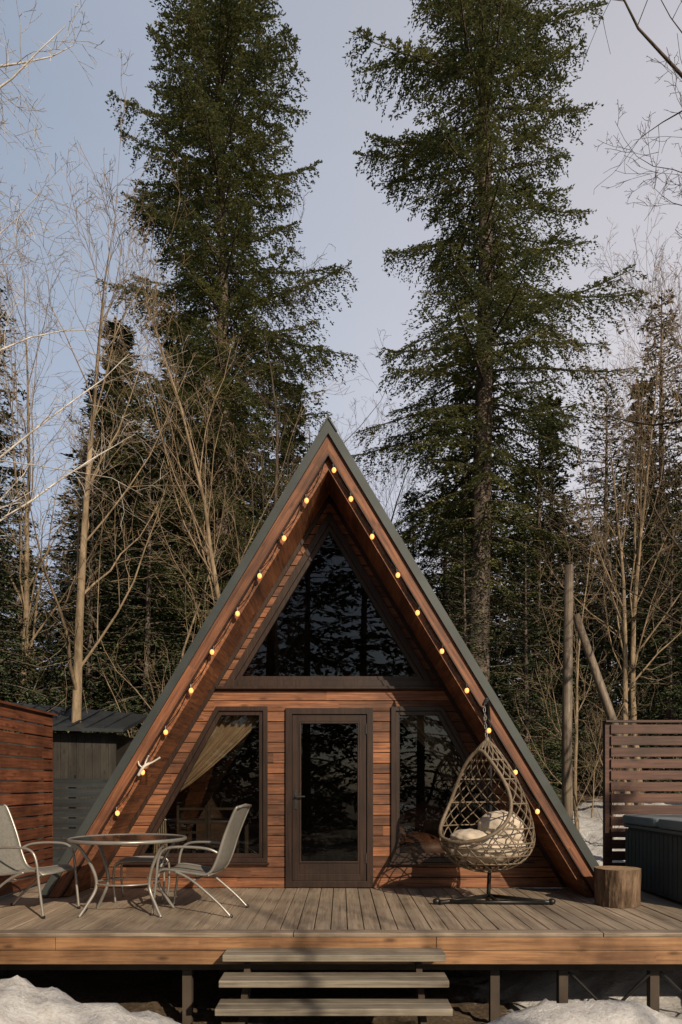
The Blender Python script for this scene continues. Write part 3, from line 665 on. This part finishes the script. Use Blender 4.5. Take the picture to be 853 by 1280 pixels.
# ------------------------------------------------------------------ hanging egg chair
eg=empty('hanging_egg_chair'); ex,ey=1.53,7.85
face=math.radians(222)
zz0,zz1=.33,1.72; ZM=.70
def rad(z):
    if z<ZM: return .47*math.sqrt(max(0,1-((ZM-z)/(ZM-zz0))**2.2))
    u=(z-ZM)/(zz1-ZM); return .47*max(0,(1-u**1.55))**.80
def half(z):
    if z<.66 or z>1.60: return 0
    return math.radians(74)*math.sin(math.pi*((z-.66)/.94))**.42
def S(a,z,k=1): return Vector((ex+k*rad(z)*math.cos(a)*1.04,ey+k*rad(z)*math.sin(a)*.94,z))
def inside(a,z):
    d=(a-face+math.pi)%(2*math.pi)-math.pi; return abs(d)<half(z)
mb=MB(); nh=18
for dirn in (1,-1):
    for k in range(nh):
        run=[]
        for i in range(91):
            t=i/90; z=zz0+.004+(zz1-zz0-.01)*(t if t>.3 else .3*(t/.3)**1.6); a=2*math.pi*k/nh+dirn*t*3.2
            if inside(a,z):
                if len(run)>2: mb.tube(run,.0068,5)
                run=[]
            else: run.append(S(a,z))
        if len(run)>2: mb.tube(run,.0068,5)
for z in (.345,.38,.44,.52,.60,.65):
    mb.tube([S(2*math.pi*i/40,z) for i in range(40)],.009,5,closed=True)
for z in (.8,1.05,1.3,1.5):
    h=half(z); mb.tube([S(face+h+(2*math.pi-2*h)*i/36,z) for i in range(37)],.009,5)
rim=[]
for i in range(31): z=.662+.936*i/30; rim.append(S(face+half(z),z,1.01))
for i in range(30,-1,-1): z=.662+.936*i/30; rim.append(S(face-half(z),z,1.01))
mb.tube(rim,.020,8,closed=True)
mb.sphere((ex,ey,1.70),(.03,.03,.05),0,10,8)
mb.obj('rattan_basket',[M_rattan],eg,smooth=True)
mb=MB()
def tuft(d): return 1+.05*math.sin(d.x*9+.5)*math.sin(d.y*9)*1-.04*abs(math.sin(d.z*6+d.x*5))
fx,fy=math.cos(face),math.sin(face)
mb.sphere((ex,ey,.585),(.415,.375,.165),0,56,32,tuft)
mb.sphere((ex-fx*.17+.04,ey-fy*.17,.80),(.25,.22,.17),0,40,24,tuft)
mb.sphere((ex+fx*.25-.02,ey+fy*.14,.70),(.20,.22,.085),0,40,24,tuft)
mb.sphere((ex+.20,ey-.08,.72),(.17,.19,.10),0,36,20,tuft)
mb.obj('cushion',[M_cush],eg,smooth=True)
mb=MB(); px,py=1.62,8.28
mb.tube(smoothpath([(px,py-.05,.03),(px+.02,py-.05,.6),(px+.02,py-.05,1.5),(px-.0,py-.07,1.95),(px-.04,py-.18,2.13),(ex+.01,ey+.08,2.14),(ex-.03,ey,2.08)],8),.022,10)
mb.tube([(1.02,7.72,.03),(1.64,8.2,.03)],.022,8); mb.tube([(2.15,7.72,.03),(1.60,8.2,.03)],.022,8); mb.tube([(1.02,7.80,.025),(2.15,7.74,.025)],.020,8); mb.tube([(1.62,7.78,.03),(1.62,8.24,.03)],.02,8)
for x,y in ((.99,7.76),(2.18,7.74)): mb.sphere((x,y,.035),(.04,.035,.034),0,10,8)
mb.obj('stand',[M_black],eg,smooth=True)
mb=MB()
for i in range(9):
    z=2.07-i*.043; P=[]
    for k in range(12):
        a=2*math.pi*k/12
        P.append((ex-.03+.03*(i/9)+(.011*math.cos(a) if i%2 else 0),ey+(0 if i%2 else .011*math.cos(a)),z+.028*math.sin(a)))
    mb.tube(P,.004,5,closed=True)
mb.obj('chain',[M_chain],eg)

# ------------------------------------------------------------------ world, sun, camera
to=Vector((.44,-.78,.48)).normalized()
el=math.asin(to.z); az=math.atan2(to.x,to.y)
w=bpy.data.worlds.new('World'); scene.world=w; w.use_nodes=True; nt=w.node_tree; nt.nodes.clear()
sky=N(nt,'ShaderNodeTexSky',sky_type='NISHITA'); sky.sun_disc=False; sky.sun_elevation=el; sky.sun_rotation=az; sky.dust_density=1; sky.air_density=1; sky.ozone_density=1
hs=N(nt,'ShaderNodeHueSaturation'); hs.inputs['Saturation'].default_value=.8; hs.inputs['Value'].default_value=.5; nt.links.new(sky.outputs[0],hs.inputs['Color'])
tc=N(nt,'ShaderNodeTexCoord'); mp=N(nt,'ShaderNodeMapping'); mp.inputs['Scale'].default_value=(1.2,1.2,3.5); nt.links.new(tc.outputs['Generated'],mp.inputs[0])
no=N(nt,'ShaderNodeTexNoise'); no.inputs['Scale'].default_value=1.3; no.inputs['Detail'].default_value=4; no.inputs['Roughness'].default_value=.5; nt.links.new(mp.outputs[0],no.inputs[0])
cf=ramp(nt,no.outputs[0],[(.35,(0,0,0)),(.8,(1,1,1))])
sp=N(nt,'ShaderNodeSeparateXYZ'); nt.links.new(tc.outputs['Generated'],sp.inputs[0])
hz=math_(nt,'SUBTRACT',.34,math_(nt,'MULTIPLY',sp.outputs[2],.25))   # haze thins with elevation
hz=math_(nt,'ADD',hz,math_(nt,'MULTIPLY',sp.outputs[0],.20))
hz=math_(nt,'ADD',hz,math_(nt,'MULTIPLY',sp.outputs[1],.75))          # haze added ahead and cut behind the camera to lower fill light
hf=N(nt,'ShaderNodeClamp'); nt.links.new(math_(nt,'ADD',hz,math_(nt,'MULTIPLY',cf,.12)),hf.inputs[0]); hf.inputs[1].default_value=.0; hf.inputs[2].default_value=.97
xr=N(nt,'ShaderNodeMapRange'); nt.links.new(sp.outputs[0],xr.inputs[0]); xr.inputs[1].default_value=-.3; xr.inputs[2].default_value=.5
hc=mixc(nt,xr.outputs[0],(3.6,4.2,5.3),(6.2,5.8,6.0))
col=mixc(nt,hf.outputs[0],hs.outputs[0],hc)
bg=N(nt,'ShaderNodeBackground'); bg.inputs[1].default_value=.125; out=N(nt,'ShaderNodeOutputWorld'); nt.links.new(col,bg.inputs[0]); nt.links.new(bg.outputs[0],out.inputs[0])
ld=bpy.data.lights.new('sun','SUN'); ld.energy=5.0; ld.angle=math.radians(.5); ld.color=(1,.82,.60); lo=bpy.data.objects.new('sun',ld); C.objects.link(lo); lo.rotation_euler=to.to_track_quat('Z','Y').to_euler()
cd=bpy.data.cameras.new('camera'); co=bpy.data.objects.new('camera',cd); C.objects.link(co); scene.camera=co
co.location=(0,0,1.25); co.rotation_euler=(math.radians(90),0,0); cd.sensor_fit='VERTICAL'; cd.sensor_height=36; cd.lens=36*936/1280; cd.shift_y=340/1280; cd.clip_end=2000; cd.clip_start=.05
scene.view_settings.view_transform='Standard'; scene.view_settings.look='None'; scene.view_settings.exposure=0
